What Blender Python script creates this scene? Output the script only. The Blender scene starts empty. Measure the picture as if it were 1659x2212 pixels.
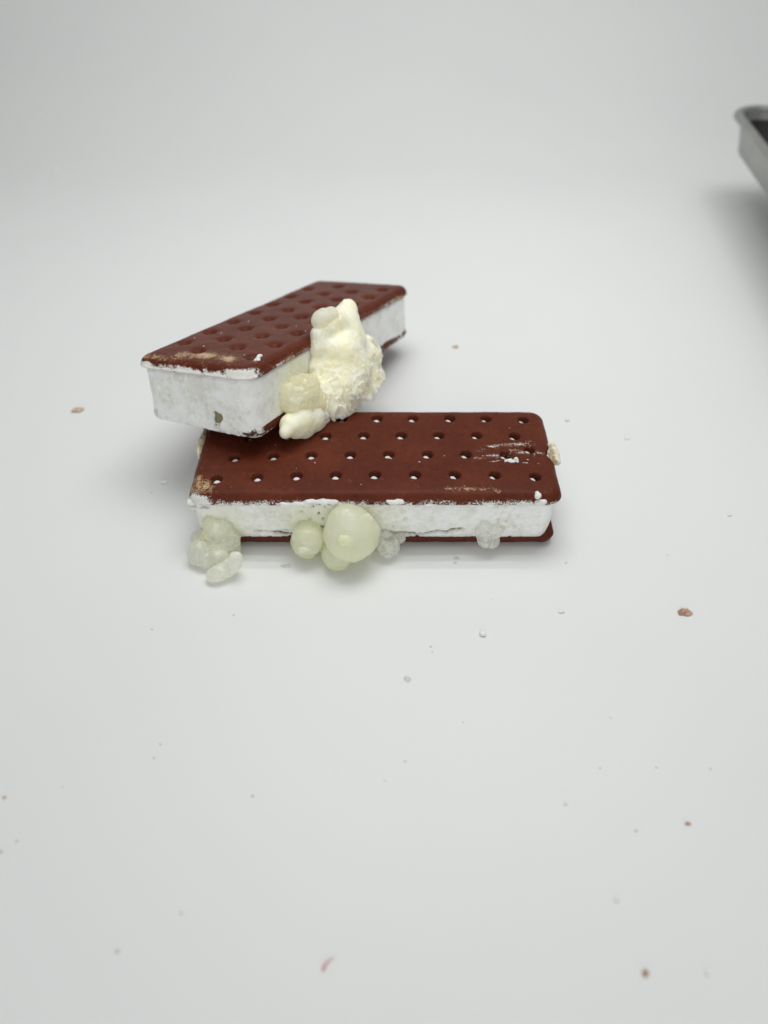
import bpy, math
import numpy as np
from mathutils import Vector, Matrix, Euler

# ------------------------------------------------------------------ camera, world, lamps, exposure
S = 0.01                                   # everything below is written in centimetres
PITCH = math.radians(44.0)
CAM_H = 17.84
F_PX = 1600.0                              # focal length in pixels of a 1659 x 2212 picture
PCX, PCY = 829.5, 1106.0

scene = bpy.context.scene
cam_d = bpy.data.cameras.new('camera')
cam = bpy.data.objects.new('camera', cam_d)
scene.collection.objects.link(cam)
cam.location = (0, 0, CAM_H * S)
cam.rotation_euler = (math.pi / 2 - PITCH, 0, 0)
cam_d.sensor_fit = 'VERTICAL'
cam_d.sensor_height = 36.0
cam_d.lens = 36.0 * F_PX / 2212.0
cam_d.clip_start = 0.005
cam_d.clip_end = 20.0
cam_d.dof.use_dof = True
cam_d.dof.focus_distance = 0.236
cam_d.dof.aperture_fstop = 6.7
scene.camera = cam

world = bpy.data.worlds.new('World')
scene.world = world
world.use_nodes = True
bgn = world.node_tree.nodes['Background']
bgn.inputs['Color'].default_value = (0.97, 1.0, 0.985, 1)
bgn.inputs['Strength'].default_value = 0.26


def strip(name, x, y, z, lx, ly, power, tilt=0.0, col=(0.985, 0.995, 0.98)):
    d = bpy.data.lights.new(name, 'AREA')
    d.shape = 'RECTANGLE'
    d.size = lx * S
    d.size_y = ly * S
    d.energy = power
    d.color = col
    o = bpy.data.objects.new(name, d)
    o.location = (x * S, y * S, z * S)
    o.rotation_euler = (tilt, 0, 0)
    scene.collection.objects.link(o)
    return o


strip('led_strip', 5, 26, 46, 36, 0.9, 0.36)
strip('led_strip', 5, 32, 46, 36, 0.9, 0.36)
strip('led_strip', 5, 39, 46, 36, 0.9, 0.36)

strip('ceiling_panel', 3, 32, 52, 70, 50, 0.92)
strip('front_fill', 0, -42, 22, 64, 40, 1.25, math.radians(80))  # unseen soft fill behind the camera, added to brighten the front faces

scene.view_settings.view_transform = 'Standard'
scene.view_settings.look = 'None'
scene.view_settings.gamma = 1.0
scene.view_settings.exposure = 0.0
scene.view_settings.use_curve_mapping = False

# ------------------------------------------------------------------ pixel -> place helpers (cm)
CT, ST = math.cos(PITCH), math.sin(PITCH)


def ray(px, py):
    a = (px - PCX) / F_PX
    b = (PCY - py) / F_PX
    return np.array([a, CT + b * ST, -ST + b * CT])     # per unit of depth


EYE = np.array([0, 0, CAM_H])


def on_ground(px, py, z=0.0):
    d = ray(px, py)
    t = (z - CAM_H) / d[2]
    return EYE + d * t


class Frame:
    def __init__(self, loc, eul):
        self.loc = np.array(loc, float)
        self.eul = tuple(eul)
        self.R = np.array(Euler(self.eul, 'XYZ').to_matrix())

    def pick(self, px, py, axis, value):
        """point (local cm) where the line of sight meets the local plane axis=value, and px per cm there"""
        d = self.R.T @ ray(px, py)
        e = self.R.T @ (EYE - self.loc)
        t = (value - e[axis]) / d[axis]
        return e + d * t, F_PX / t

    def world(self, p):
        return np.asarray(p) @ self.R.T + self.loc


# ------------------------------------------------------------------ noise
_P = np.random.RandomState(7).permutation(256)
_P = np.concatenate([_P, _P, _P])
_G = np.random.RandomState(3).normal(size=(256, 3))
_G /= np.linalg.norm(_G, axis=1)[:, None]


def perlin(p, f=1.0, seed=0.0):
    """gradient noise, about -0.7..0.7; p (...,3)"""
    p = np.asarray(p, float) * f + seed * 17.31
    i = np.floor(p).astype(int)
    r = p - i
    u = r * r * r * (r * (r * 6 - 15) + 10)
    i &= 255
    out = 0
    for dx in (0, 1):
        wx = u[..., 0] if dx else 1 - u[..., 0]
        for dy in (0, 1):
            wy = u[..., 1] if dy else 1 - u[..., 1]
            for dz in (0, 1):
                wz = u[..., 2] if dz else 1 - u[..., 2]
                h = _P[_P[_P[i[..., 0] + dx] + i[..., 1] + dy] + i[..., 2] + dz]
                g = _G[h]
                out = out + wx * wy * wz * (g[..., 0] * (r[..., 0] - dx) + g[..., 1] * (r[..., 1] - dy) + g[..., 2] * (r[..., 2] - dz))
    return out * 1.4


def fbm(p, f=1.0, oct=3, seed=0.0):
    s, a = 0, 1.0
    for k in range(oct):
        s = s + a * perlin(p, f, seed + k * 1.7)
        f *= 2.03
        a *= 0.5
    return s


def sstep(a, b, x):
    t = np.clip((x - a) / (b - a), 0, 1)
    return t * t * (3 - 2 * t)


def seg_dist(x, y, pts):
    """distance to a polyline in 2-D"""
    d = np.full(np.shape(x), 1e9)
    for (ax, ay), (bx, by) in zip(pts[:-1], pts[1:]):
        vx, vy = bx - ax, by - ay
        t = np.clip(((x - ax) * vx + (y - ay) * vy) / (vx * vx + vy * vy + 1e-12), 0, 1)
        d = np.minimum(d, np.hypot(x - ax - t * vx, y - ay - t * vy))
    return d


# ------------------------------------------------------------------ object helpers
def mesh_from(name, V, Fs, attrs=None, mat=None, smooth=True):
    me = bpy.data.meshes.new(name)
    me.from_pydata((np.asarray(V) * S).tolist(), [], Fs if isinstance(Fs, list) else Fs.tolist())
    me.update()
    if smooth:
        me.polygons.foreach_set('use_smooth', [True] * len(me.polygons))
    for k, a in (attrs or {}).items():
        at = me.attributes.new(k, 'FLOAT', 'POINT')
        at.data.foreach_set('value', np.asarray(a, dtype=np.float32))
    if mat:
        me.materials.append(mat)
    return me


def add_obj(name, me, parent=None, label=None, cat=None, group=None, kind=None, loc=None, rot=None):
    o = bpy.data.objects.new(name, me)
    scene.collection.objects.link(o)
    if parent:
        o.parent = parent
    if label:
        o['label'] = label
    if cat:
        o['category'] = cat
    if group:
        o['group'] = group
    if kind:
        o['kind'] = kind
    if loc is not None:
        o.location = [c * S for c in loc]
    if rot is not None:
        o.rotation_euler = rot
    return o


_CORN = np.array([[0, 0, 0], [1, 0, 0], [0, 1, 0], [1, 1, 0], [0, 0, 1], [1, 0, 1], [0, 1, 1], [1, 1, 1]])
_EDGE = [(0, 1), (2, 3), (4, 5), (6, 7), (0, 2), (1, 3), (4, 6), (5, 7), (0, 4), (1, 5), (2, 6), (3, 7)]


def nets(fn, lo, hi, h, detail=None, band=0.25):
    """surface of the field fn<0 as a quad mesh; detail(P, f) is added only near the surface"""
    ax = [np.arange(l, u + h, h) for l, u in zip(lo, hi)]
    G = np.stack(np.meshgrid(*ax, indexing='ij'), -1)
    V = fn(G)
    if detail is not None:
        m = np.abs(V) < band
        V[m] = detail(G[m], V[m])
    for k in range(3):                       # close the surface at the box
        sl = [slice(None)] * 3
        for e in (0, -1):
            sl[k] = e
            V[tuple(sl)] = np.maximum(V[tuple(sl)], h * .1)
    ins = V < 0
    nx, ny, nz = np.array(V.shape) - 1
    cs = sum(ins[c[0]:nx + c[0], c[1]:ny + c[1], c[2]:nz + c[2]].astype(np.int8) for c in _CORN)
    cells = np.argwhere((cs > 0) & (cs < 8))
    idx = -np.ones((nx, ny, nz), int)
    idx[tuple(cells.T)] = np.arange(len(cells))
    cv = np.stack([V[tuple((cells + c).T)] for c in _CORN], 1)
    acc = np.zeros((len(cells), 3))
    cnt = np.zeros(len(cells))
    for a, b in _EDGE:
        va, vb = cv[:, a], cv[:, b]
        x = (va < 0) != (vb < 0)
        t = np.where(x, va / np.where(x, va - vb, 1), 0)
        acc += np.where(x[:, None], _CORN[a] + t[:, None] * (_CORN[b] - _CORN[a]), 0)
        cnt += x
    P = (cells + acc / cnt[:, None]) * h + np.array(lo)
    quads = []
    for k in range(3):
        u, v = (k + 1) % 3, (k + 2) % 3
        sa = [slice(None)] * 3
        sb = [slice(None)] * 3
        sa[k] = slice(0, -1)
        sb[k] = slice(1, None)
        A, B = ins[tuple(sa)], ins[tuple(sb)]
        e = np.argwhere(A != B)
        e = e[(e[:, u] > 0) & (e[:, v] > 0) & (e[:, u] < idx.shape[u]) & (e[:, v] < idx.shape[v])]
        fl = A[tuple(e.T)]
        du = np.zeros(3, int)
        dv = np.zeros(3, int)
        du[u] = 1
        dv[v] = 1
        q = np.stack([idx[tuple((e - du - dv).T)], idx[tuple((e - dv).T)], idx[tuple(e.T)], idx[tuple((e - du).T)]], 1)
        q[~fl] = q[~fl][:, ::-1]
        quads.append(q)
    return P, np.concatenate(quads)


def smin(a, b, k):
    h = np.clip(0.5 + 0.5 * (b - a) / k, 0, 1)
    return b + (a - b) * h - k * h * (1 - h)


def lobes_sdf(lobes, k):
    """lobes: (centre, radii, weight) ellipsoids, smoothly joined"""
    def fn(G):
        d = None
        for c, r in lobes:
            r = np.broadcast_to(np.asarray(r, float), 3)
            q = (G - np.asarray(c)) / r
            e = (np.sqrt((q * q).sum(-1)) - 1) * r.min()
            d = e if d is None else smin(d, e, k)
        return d
    return fn


def bounds(lobes, pad):
    c = np.array([l[0] for l in lobes])
    r = np.array([np.broadcast_to(np.asarray(l[1], float), 3) for l in lobes])
    return (c - r).min(0) - pad, (c + r).max(0) + pad


# ------------------------------------------------------------------ materials
def new_mat(name):
    m = bpy.data.materials.new(name)
    m.use_nodes = True
    nt = m.node_tree
    b = nt.nodes['Principled BSDF']
    return m, nt, b


class N:
    """tiny node builder"""
    def __init__(self, nt):
        self.nt = nt

    def n(self, t, **kw):
        x = self.nt.nodes.new(t)
        for k, v in kw.items():
            setattr(x, k, v)
        return x

    def link(self, a, b):
        self.nt.links.new(a, b)

    def coord(self):
        return self.n('ShaderNodeTexCoord').outputs['Object']

    def noise(self, scale, detail=4, rough=.55, vec=None, stretch=None, dist=0.0):
        v = vec or self.coord()
        if stretch:
            mp = self.n('ShaderNodeMapping')
            mp.inputs['Scale'].default_value = stretch
            self.link(v, mp.inputs['Vector'])
            v = mp.outputs['Vector']
        x = self.n('ShaderNodeTexNoise')
        x.inputs['Scale'].default_value = scale
        x.inputs['Detail'].default_value = detail
        x.inputs['Roughness'].default_value = rough
        x.inputs['Distortion'].default_value = dist
        self.link(v, x.inputs['Vector'])
        return x.outputs['Fac']

    def ramp(self, fac, a, b, smooth=True):
        x = self.n('ShaderNodeMapRange')
        x.interpolation_type = 'SMOOTHSTEP' if smooth else 'LINEAR'
        x.inputs['From Min'].default_value = a
        x.inputs['From Max'].default_value = b
        self.link(fac, x.inputs['Value'])
        return x.outputs['Result']

    def attr(self, name):
        x = self.n('ShaderNodeAttribute', attribute_name=name)
        return x.outputs['Fac']

    def math(self, op, a, b=None, c=None):
        x = self.n('ShaderNodeMath', operation=op)
        for i, v in enumerate((a, b, c)):
            if v is None:
                continue
            if isinstance(v, (int, float)):
                x.inputs[i].default_value = v
            else:
                self.link(v, x.inputs[i])
        return x.outputs[0]

    def mix(self, fac, a, b):
        x = self.n('ShaderNodeMix', data_type='RGBA')
        if isinstance(fac, (int, float)):
            x.inputs[0].default_value = fac
        else:
            self.link(fac, x.inputs[0])
        for s, v in ((6, a), (7, b)):
            if isinstance(v, tuple):
                x.inputs[s].default_value = v + (1,)
            else:
                self.link(v, x.inputs[s])
        return x.outputs[2]

    def bump(self, h, strength, dist, prev=None):
        x = self.n('ShaderNodeBump')
        x.inputs['Strength'].default_value = strength
        x.inputs['Distance'].default_value = dist
        self.link(h, x.inputs['Height'])
        if prev:
            self.link(prev, x.inputs['Normal'])
        return x.outputs['Normal']


def mat_wafer(name, c1, c2, c3):
    m, nt, b = new_mat(name)
    g = N(nt)
    big = g.ramp(g.noise(55, 3), .35, .7)
    fine = g.noise(1500, 3)
    col = g.mix(big, c1, c2)
    col = g.mix(g.math('MULTIPLY', g.ramp(g.noise(420, 4, .6), .42, .7), .45), col, c3)
    pores = g.ramp(g.noise(900, 2, .5), .66, .72)
    col = g.mix(g.math('MULTIPLY', pores, .55), col, (.03, .008, .005))
    # dry bloom (tan) and white frosting smears, broken up by fine grain
    grain = g.math('ADD', g.math('MULTIPLY', g.noise(2400, 3, .7), .75), g.math('MULTIPLY', g.noise(600, 3), .45))
    gr2 = g.math('MULTIPLY', g.math('SUBTRACT', grain, .60), 2.4)
    tan = g.ramp(g.math('ADD', g.attr('bloom'), gr2), .36, .80)
    col = g.mix(g.math('MULTIPLY', tan, .85), col, (.60, .44, .26))
    wh = g.ramp(g.math('ADD', g.attr('frost'), g.math('MULTIPLY', gr2, .8)), .40, .62)
    col = g.mix(g.math('MULTIPLY', wh, .95), col, (.80, .79, .75))
    g.link(col, b.inputs['Base Color'])
    b.inputs['Roughness'].default_value = .40
    b.inputs['Specular IOR Level'].default_value = .09
    nb = g.bump(fine, .25, .0003)
    nb = g.bump(g.noise(240, 4, .6), .12, .0006, nb)
    nb = g.bump(wh, .5, .0004, nb)
    g.link(nb, b.inputs['Normal'])
    return m


def mat_cream(name):
    m, nt, b = new_mat(name)
    g = N(nt)
    patch = g.ramp(g.math('ADD', g.math('MULTIPLY', g.noise(95, 5, .6), .55), g.math('MULTIPLY', g.noise(430, 5, .65), .45)), .42, .60)
    col = g.mix(patch, (.97, .975, .955), (.80, .80, .745))
    vein = g.ramp(g.math('ABSOLUTE', g.math('SUBTRACT', g.noise(260, 5, .65, dist=.6), .5)), .0, .035)
    col = g.mix(g.math('MULTIPLY', g.math('SUBTRACT', 1.0, vein), .55), col, (.94, .94, .92))
    speck = g.ramp(g.noise(1100, 3, .6), .58, .68)
    col = g.mix(g.math('MULTIPLY', g.math('MULTIPLY', speck, patch), .40), col, (.42, .40, .34))
    col = g.mix(g.math('MULTIPLY', g.attr('tint'), .75), col, (.80, .82, .55))
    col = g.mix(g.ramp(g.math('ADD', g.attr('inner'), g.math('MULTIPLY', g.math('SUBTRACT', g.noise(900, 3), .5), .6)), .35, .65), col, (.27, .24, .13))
    dk = g.ramp(g.math('ADD', g.attr('choc'), g.math('MULTIPLY', g.math('SUBTRACT', g.noise(700, 4, .65), .5), 1.1)), .45, .6)
    col = g.mix(dk, col, (.07, .024, .015))
    g.link(col, b.inputs['Base Color'])
    b.inputs['Roughness'].default_value = .55
    b.inputs['Specular IOR Level'].default_value = .35
    b.inputs['Subsurface Weight'].default_value = .6
    b.inputs['Subsurface Radius'].default_value = (.0024, .0024, .0018)
    b.inputs['Subsurface Scale'].default_value = 1.0
    nb = g.bump(g.noise(1500, 4, .65), .35, .0003)
    nb = g.bump(g.noise(330, 5, .65), .38, .0009, nb)
    g.link(nb, b.inputs['Normal'])
    return m


def mat_foam(name, c1, c2, sss=.6, rough=.4, trans=0.0, bump=.4, glossy=.4, bscale=330, clear=0.0):
    m, nt, b = new_mat(name)
    g = N(nt)
    col = g.mix(g.ramp(g.noise(160, 5, .6), .38, .66), c1, c2)
    g.link(col, b.inputs['Base Color'])
    b.inputs['Roughness'].default_value = rough
    b.inputs['Specular IOR Level'].default_value = glossy
    b.inputs['IOR'].default_value = 1.33
    b.inputs['Subsurface Weight'].default_value = sss
    b.inputs['Subsurface Radius'].default_value = (.0028, .0025, .0016)
    b.inputs['Subsurface Scale'].default_value = 1.0
    b.inputs['Transmission Weight'].default_value = trans
    nb = g.bump(g.noise(1300, 4, .6), bump * .5, .0003)
    nb = g.bump(g.noise(bscale, 5, .6), bump, .0010, nb)
    g.link(nb, b.inputs['Normal'])
    if clear > 0:
        t = g.n('ShaderNodeBsdfTransparent')
        t.inputs['Color'].default_value = (.97, .98, .94, 1)
        mx = g.n('ShaderNodeMixShader')
        f = g.math('MULTIPLY', g.ramp(g.noise(420, 5, .65, dist=1.0), .66, .36), clear)
        g.link(f, mx.inputs[0])
        g.link(b.outputs[0], mx.inputs[1])
        g.link(t.outputs[0], mx.inputs[2])
        g.link(mx.outputs[0], nt.nodes['Material Output'].inputs['Surface'])
    return m


def mat_plain(name, c1, c2, rough=.6, scale=500, metal=0.0, bump=.3, spec=.4):
    m, nt, b = new_mat(name)
    g = N(nt)
    g.link(g.mix(g.ramp(g.noise(scale, 4, .6), .35, .65), c1, c2), b.inputs['Base Color'])
    b.inputs['Roughness'].default_value = rough
    b.inputs['Metallic'].default_value = metal
    b.inputs['Specular IOR Level'].default_value = spec
    g.link(g.bump(g.noise(scale * 1.7, 4), bump, .0004), b.inputs['Normal'])
    return m


def mat_shell(name, c1, c2, transl=.5, clear=.1, rough=.25, bscale=180, bump=.3, streak=0.0, trans=0.0):
    """thin waxy wall: gloss and diffuse outside, light passes through, a little see-through"""
    m, nt, b = new_mat(name)
    g = N(nt)
    col = g.mix(g.ramp(g.noise(120, 4, .55), .35, .68), c1, c2)
    wr = g.math('ABSOLUTE', g.math('SUBTRACT', g.noise(bscale * .8, 4, .6, dist=.5), .5))
    fold = g.ramp(wr, .05, .0)                       # thin folds where the film doubles up
    col = g.mix(g.math('MULTIPLY', fold, .6 * streak), col, (.99, .99, .95))
    g.link(col, b.inputs['Base Color'])
    b.inputs['Roughness'].default_value = rough
    b.inputs['Specular IOR Level'].default_value = .8
    b.inputs['Transmission Weight'].default_value = trans
    b.inputs['IOR'].default_value = 1.38
    b.inputs['Coat Weight'].default_value = .6
    b.inputs['Coat Roughness'].default_value = .10
    b.inputs['Subsurface Weight'].default_value = .5
    b.inputs['Subsurface Radius'].default_value = (.004, .004, .003)
    b.inputs['Subsurface Scale'].default_value = 1.0
    nb = g.bump(g.noise(1100, 3, .6), bump * .35, .0002)
    nb = g.bump(g.noise(bscale, 4, .55), bump, .0010, nb)
    nb = g.bump(fold, bump * streak, .0004, nb)
    g.link(nb, b.inputs['Normal'])
    g.link(g.bump(g.noise(bscale * 1.5, 3, .5), bump * .35, .0006), b.inputs['Coat Normal'])
    tl = g.n('ShaderNodeBsdfTranslucent')
    g.link(col, tl.inputs['Color'])
    m1 = g.n('ShaderNodeMixShader')
    m1.inputs[0].default_value = transl
    g.link(b.outputs[0], m1.inputs[1])
    g.link(tl.outputs[0], m1.inputs[2])
    tp = g.n('ShaderNodeBsdfTransparent')
    m2 = g.n('ShaderNodeMixShader')
    if streak > 0:
        v = g.ramp(wr, 0.0, .08)
        g.link(g.math('MULTIPLY', g.math('ADD', g.math('MULTIPLY', v, streak), 1 - streak), clear), m2.inputs[0])
    else:
        m2.inputs[0].default_value = clear
    g.link(m1.outputs[0], m2.inputs[1])
    g.link(tp.outputs[0], m2.inputs[2])
    g.link(m2.outputs[0], nt.nodes['Material Output'].inputs['Surface'])
    return m


M_WAFER = mat_wafer('chocolate wafer', (.104, .0225, .0108), (.132, .030, .0145), (.074, .016, .009))
M_CREAM = mat_cream('freeze dried ice cream')
M_FOAM = mat_foam('cream foam', (.97, .925, .76), (.96, .88, .64), sss=.8, rough=.42, bump=.3)
M_BUB = mat_shell('waxy bubble', (.988, .99, .855), (.972, .978, .775), .58, .07, .13, 110, .22, .15)
M_CLEAR = mat_shell('clear bubble', (.99, .99, .93), (.985, .985, .90), .55, .48, .08, 260, .45, .7)
M_MILK = mat_shell('milky bubble', (.985, .98, .89), (.98, .965, .82), .5, .12, .2, 120, .12, .1)
M_PALE = mat_shell('pale bubble', (.992, .992, .92), (.98, .983, .86), .58, .26, .12, 210, .4, .5)
M_FILM = mat_shell('crumpled film', (.99, .99, .865), (.978, .982, .79), .58, .18, .12, 210, .45, .6)
M_WHITE = mat_foam('white cream smear', (.88, .87, .83), (.82, .80, .74), sss=.3, rough=.45, bump=.4)
M_TANC = mat_foam('toasted cream', (.82, .74, .58), (.66, .54, .36), sss=.3, rough=.55, bump=.7)


# ------------------------------------------------------------------ the setting: white sheet
def build_sheet():
    m, nt, b = new_mat('white sheet')
    g = N(nt)
    g.link(g.mix(g.ramp(g.noise(9, 3), .3, .7), (.785, .790, .786), (.770, .776, .774)), b.inputs['Base Color'])
    b.inputs['Roughness'].default_value = .42
    b.inputs['Specular IOR Level'].default_value = .3
    g.link(g.bump(g.noise(1400, 3), .04, .0002), b.inputs['Normal'])
    prof = [(-60, 0), (0, 0), (30, 0), (50, 0)]
    for k in range(1, 25):
        a = math.pi / 2 * k / 24
        prof.append((50 + 30 * math.sin(a), 30 - 30 * math.cos(a)))
    prof.append((80, 70))
    xs = np.linspace(-90, 90, 13)
    V = [(x, y, z) for (y, z) in prof for x in xs]
    n = len(xs)
    Fq = [(j * n + i, j * n + i + 1, (j + 1) * n + i + 1, (j + 1) * n + i) for j in range(len(prof) - 1) for i in range(n - 1)]
    add_obj('backdrop_sheet', mesh_from('backdrop_sheet', V, Fq, None, m), kind='structure')


build_sheet()

# ------------------------------------------------------------------ the two sandwiches
SL, SW, SH, WT = 11.8, 4.63, 2.25, 0.40     # length, depth, height, wafer thickness
LOW = Frame((-0.27, 19.155, 0.0), (0, 0, 0))
_R = [math.radians(a) for a in (-9.12, 11.88, 63.24)]
UPP = Frame((-3.445, 24.65, 1.625), _R)

LATTICE = []
for j, yy in enumerate((-1.62, -0.56, 0.50, 1.60)):
    for i in range(8 if j % 2 == 0 else 7):
        LATTICE.append((-4.75 + 1.35 * i + (.675 if j % 2 else 0), yy))


def round_rect(x, y, a, b, r):
    """push the corners of a rectangle grid onto a rounded rectangle"""
    ux = (np.abs(x) - (a - r)) / r
    uy = (np.abs(y) - (b - r)) / r
    m = (ux > 0) & (uy > 0)
    nx = np.where(m, (a - r) + r * ux * np.sqrt(np.clip(1 - uy * uy / 2, 0, 1)), np.abs(x))
    ny = np.where(m, (b - r) + r * uy * np.sqrt(np.clip(1 - ux * ux / 2, 0, 1)), np.abs(y))
    return np.sign(x) * nx, np.sign(y) * ny


def rr_dist(x, y, a, b, r):
    qx = np.abs(x) - (a - r)
    qy = np.abs(y) - (b - r)
    return r - (np.hypot(np.maximum(qx, 0), np.maximum(qy, 0)) + np.minimum(np.maximum(qx, qy), 0))


def build_wafer(name, parent, z0, up, h=.036, holes=(), dimples=(), a=SL / 2, b=SW / 2, r=.46, edge=.27,
                frost=None, bloom=None, wob=.02, warp=None, seed=0., notch=None):
    """wafer slab lying from z0 to z0+WT (top face up if up=1, else the detailed face looks down)"""
    nx, ny = int(2 * a / h) + 1, int(2 * b / h) + 1
    gx, gy = np.meshgrid(np.linspace(-a, a, nx), np.linspace(-b, b, ny), indexing='ij')
    x, y = round_rect(gx, gy, a, b, r)
    d = np.maximum(rr_dist(x, y, a, b, r), 0)
    P = np.stack([x, y, np.zeros_like(x)], -1)
    # outline wobble
    wsc = 1 - sstep(0, .8, d)
    wx = fbm(P, 1.1, 3, seed + 1) * wob * wsc
    wy = fbm(P, 1.1, 3, seed + 2) * wob * wsc
    t = np.clip(1 - d / edge, 0, 1)
    z = WT - edge * .9 * (1 - np.sqrt(np.clip(1 - t * t, 0, 1)))
    z = z - .07 * np.exp(-d / .30) + .015 * fbm(P, .8, 3, seed + 3) + .004 * fbm(P, 5, 2, seed + 4)
    for (cx, cy, rad, dep) in dimples:
        q = ((x - cx) ** 2 + (y - cy) ** 2) / rad ** 2
        z = z - dep * np.exp(-q * 1.6)
    kill = np.zeros(x.shape, bool)
    for (cx, cy, ri, ro) in holes:
        dx, dy = x - cx, y - cy
        rr = np.hypot(dx, dy) + 1e-9
        fl = np.clip((ro - rr) / (ro - ri), 0, 1)
        z = z - (WT - .0) * fl ** 2.6 * (rr < ro)
        rim = (rr < ri + h * .15) & (rr >= ri - h * 1.0)
        kill |= rr < ri - h * 1.0
        x = np.where(rim, cx + dx / rr * ri, x)
        y = np.where(rim, cy + dy / rr * ri, y)
        z = np.where(rim, .02, z)
    if notch:
        (cx, cy, rr_) = notch
        q = np.hypot(x - cx, y - cy)
        push = np.clip(rr_ - q, 0, None) * sstep(.6, 0, d)
        x = x - np.sign(cx) * push
    x2, y2 = x + wx, y + wy
    ids = -np.ones(x.shape, int)
    ids[~kill] = np.arange((~kill).sum())
    V = np.stack([x2, y2, z], -1)[~kill]
    q = np.stack([ids[:-1, :-1], ids[1:, :-1], ids[1:, 1:], ids[:-1, 1:]], -1).reshape(-1, 4)
    q = q[(q >= 0).all(1)]
    ring = np.concatenate([ids[:, 0], ids[-1, 1:], ids[-2::-1, -1], ids[0, -2:0:-1]])
    # side: two more loops and a flat underside
    base = V[ring]
    n = len(ring)
    loops = [ring]
    cen = np.array([[0, 0]])
    nv = len(V)
    Vs = [V]
    for zz, ins in ((.10, -.006), (.03, .01), (.0, .05)):
        L = base.copy()
        k = 1 - ins / np.maximum(np.hypot(L[:, 0], L[:, 1]), 1e-6)[:, None]
        L[:, :2] *= k
        L[:, 2] = np.minimum(zz, base[:, 2])
        Vs.append(L)
        loops.append(np.arange(nv, nv + n))
        nv += n
    V = np.concatenate(Vs)
    fs = [q.tolist()]
    for A, B in zip(loops[:-1], loops[1:]):
        A2, B2 = np.roll(A, -1), np.roll(B, -1)
        fs.append(np.stack([A, B, B2, A2], 1).tolist())
    fl = sum(fs, [])
    if not len(holes):
        fl.append(loops[-1][::-1].tolist())
    V[:, 2] += z0 if up > 0 else 0
    if up < 0:
        V[:, 2] = z0 + WT - V[:, 2]
        fl = [f[::-1] for f in fl]
    if warp:
        V = warp(V)
    att = {'frost': frost(V) if frost else np.zeros(len(V)), 'bloom': bloom(V) if bloom else np.zeros(len(V))}
    return add_obj(name, mesh_from(name, V, fl, att, M_WAFER), parent)


def build_cream(name, parent, a, b, r, z0, z1, disp=None, attrs=None, plugs=(), h=.036, taper=None):
    # rounded-rectangle outline
    pts = []
    def line(x0, y0, x1, y1):
        n = max(2, int(math.hypot(x1 - x0, y1 - y0) / h))
        for k in range(n):
            t = k / n
            pts.append((x0 + (x1 - x0) * t, y0 + (y1 - y0) * t, 0))
    def arc(cx, cy, a0):
        n = max(4, int(math.pi / 2 * r / h))
        for k in range(n):
            t = a0 + math.pi / 2 * k / n
            pts.append((cx + r * math.cos(t), cy + r * math.sin(t), 0))
    line(-a + r, -b, a - r, -b); arc(a - r, -b + r, -math.pi / 2)
    line(a, -b + r, a, b - r); arc(a - r, b - r, 0)
    line(a - r, b, -a + r, b); arc(-a + r, b - r, math.pi / 2)
    line(-a, b - r, -a, -b + r); arc(-a + r, -b + r, math.pi)
    O = np.array(pts)
    T = np.roll(O, -1, 0) - np.roll(O, 1, 0)
    T /= np.linalg.norm(T, axis=1)[:, None]
    Nn = np.stack([T[:, 1], -T[:, 0], np.zeros(len(T))], 1)
    nz = int((z1 - z0) / h) + 1
    Z = np.linspace(z0, z1, nz)
    P = np.repeat(O[None], nz, 0).copy()
    P[:, :, 2] = Z[:, None]
    NN = np.repeat(Nn[None], nz, 0)
    rz = .10
    e = np.minimum(P[:, :, 2] - z0, z1 - P[:, :, 2])
    rnd = -.12 * (1 - np.sqrt(np.clip(1 - np.clip(1 - e / rz, 0, 1) ** 2, 0, 1)))
    D = rnd + .018 * fbm(P, 1.3, 4, 5) + .006 * fbm(P, 9, 3, 8)
    if disp:
        D = D + disp(P, NN)
    V = P + NN * D[..., None]
    n = len(O)
    Vf = V.reshape(-1, 3)
    ii = np.arange(n)
    fl = []
    for k in range(nz - 1):
        A = k * n + ii
        fl += np.stack([A, np.roll(A, -1), np.roll(A, -1) + n, A + n], 1).tolist()
    fl.append((np.arange(n)[::-1]).tolist())
    fl.append((np.arange(n) + (nz - 1) * n).tolist())
    extra = []
    nv = len(Vf)
    for (cx, cy, rad, hgt) in plugs:                 # cream swelling up into the wafer holes
        m, kk = 14, 4
        for s in range(kk):
            t = s / kk
            ang = np.arange(m) * 2 * math.pi / m
            rr = rad * math.cos(t * math.pi / 2) ** .7
            extra.append(np.stack([cx + rr * np.cos(ang), cy + rr * np.sin(ang), np.full(m, z1 - .01 + hgt * math.sin(t * math.pi / 2))], 1))
        extra.append(np.array([[cx, cy, z1 - .01 + hgt]]))
        for s in range(kk - 1):
            A = nv + s * m + np.arange(m)
            fl += np.stack([A, nv + s * m + (np.arange(m) + 1) % m, nv + (s + 1) * m + (np.arange(m) + 1) % m, A + m], 1).tolist()
        t0 = nv + (kk - 1) * m
        fl += [[t0 + i, t0 + (i + 1) % m, nv + kk * m] for i in range(m)]
        nv += kk * m + 1
    P0 = P.reshape(-1, 3)
    N0 = NN.reshape(-1, 3)
    att = {}
    for k in ('tint', 'inner', 'choc'):
        v = attrs[k](P0, N0) if attrs and k in attrs else np.zeros(len(P0))
        att[k] = np.concatenate([v, np.zeros(nv - len(P0))])
    V = np.concatenate([Vf] + extra) if extra else Vf
    if taper:
        V = taper(V)
    return add_obj(name, mesh_from(name, V, fl, att, M_CREAM), parent)


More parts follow.
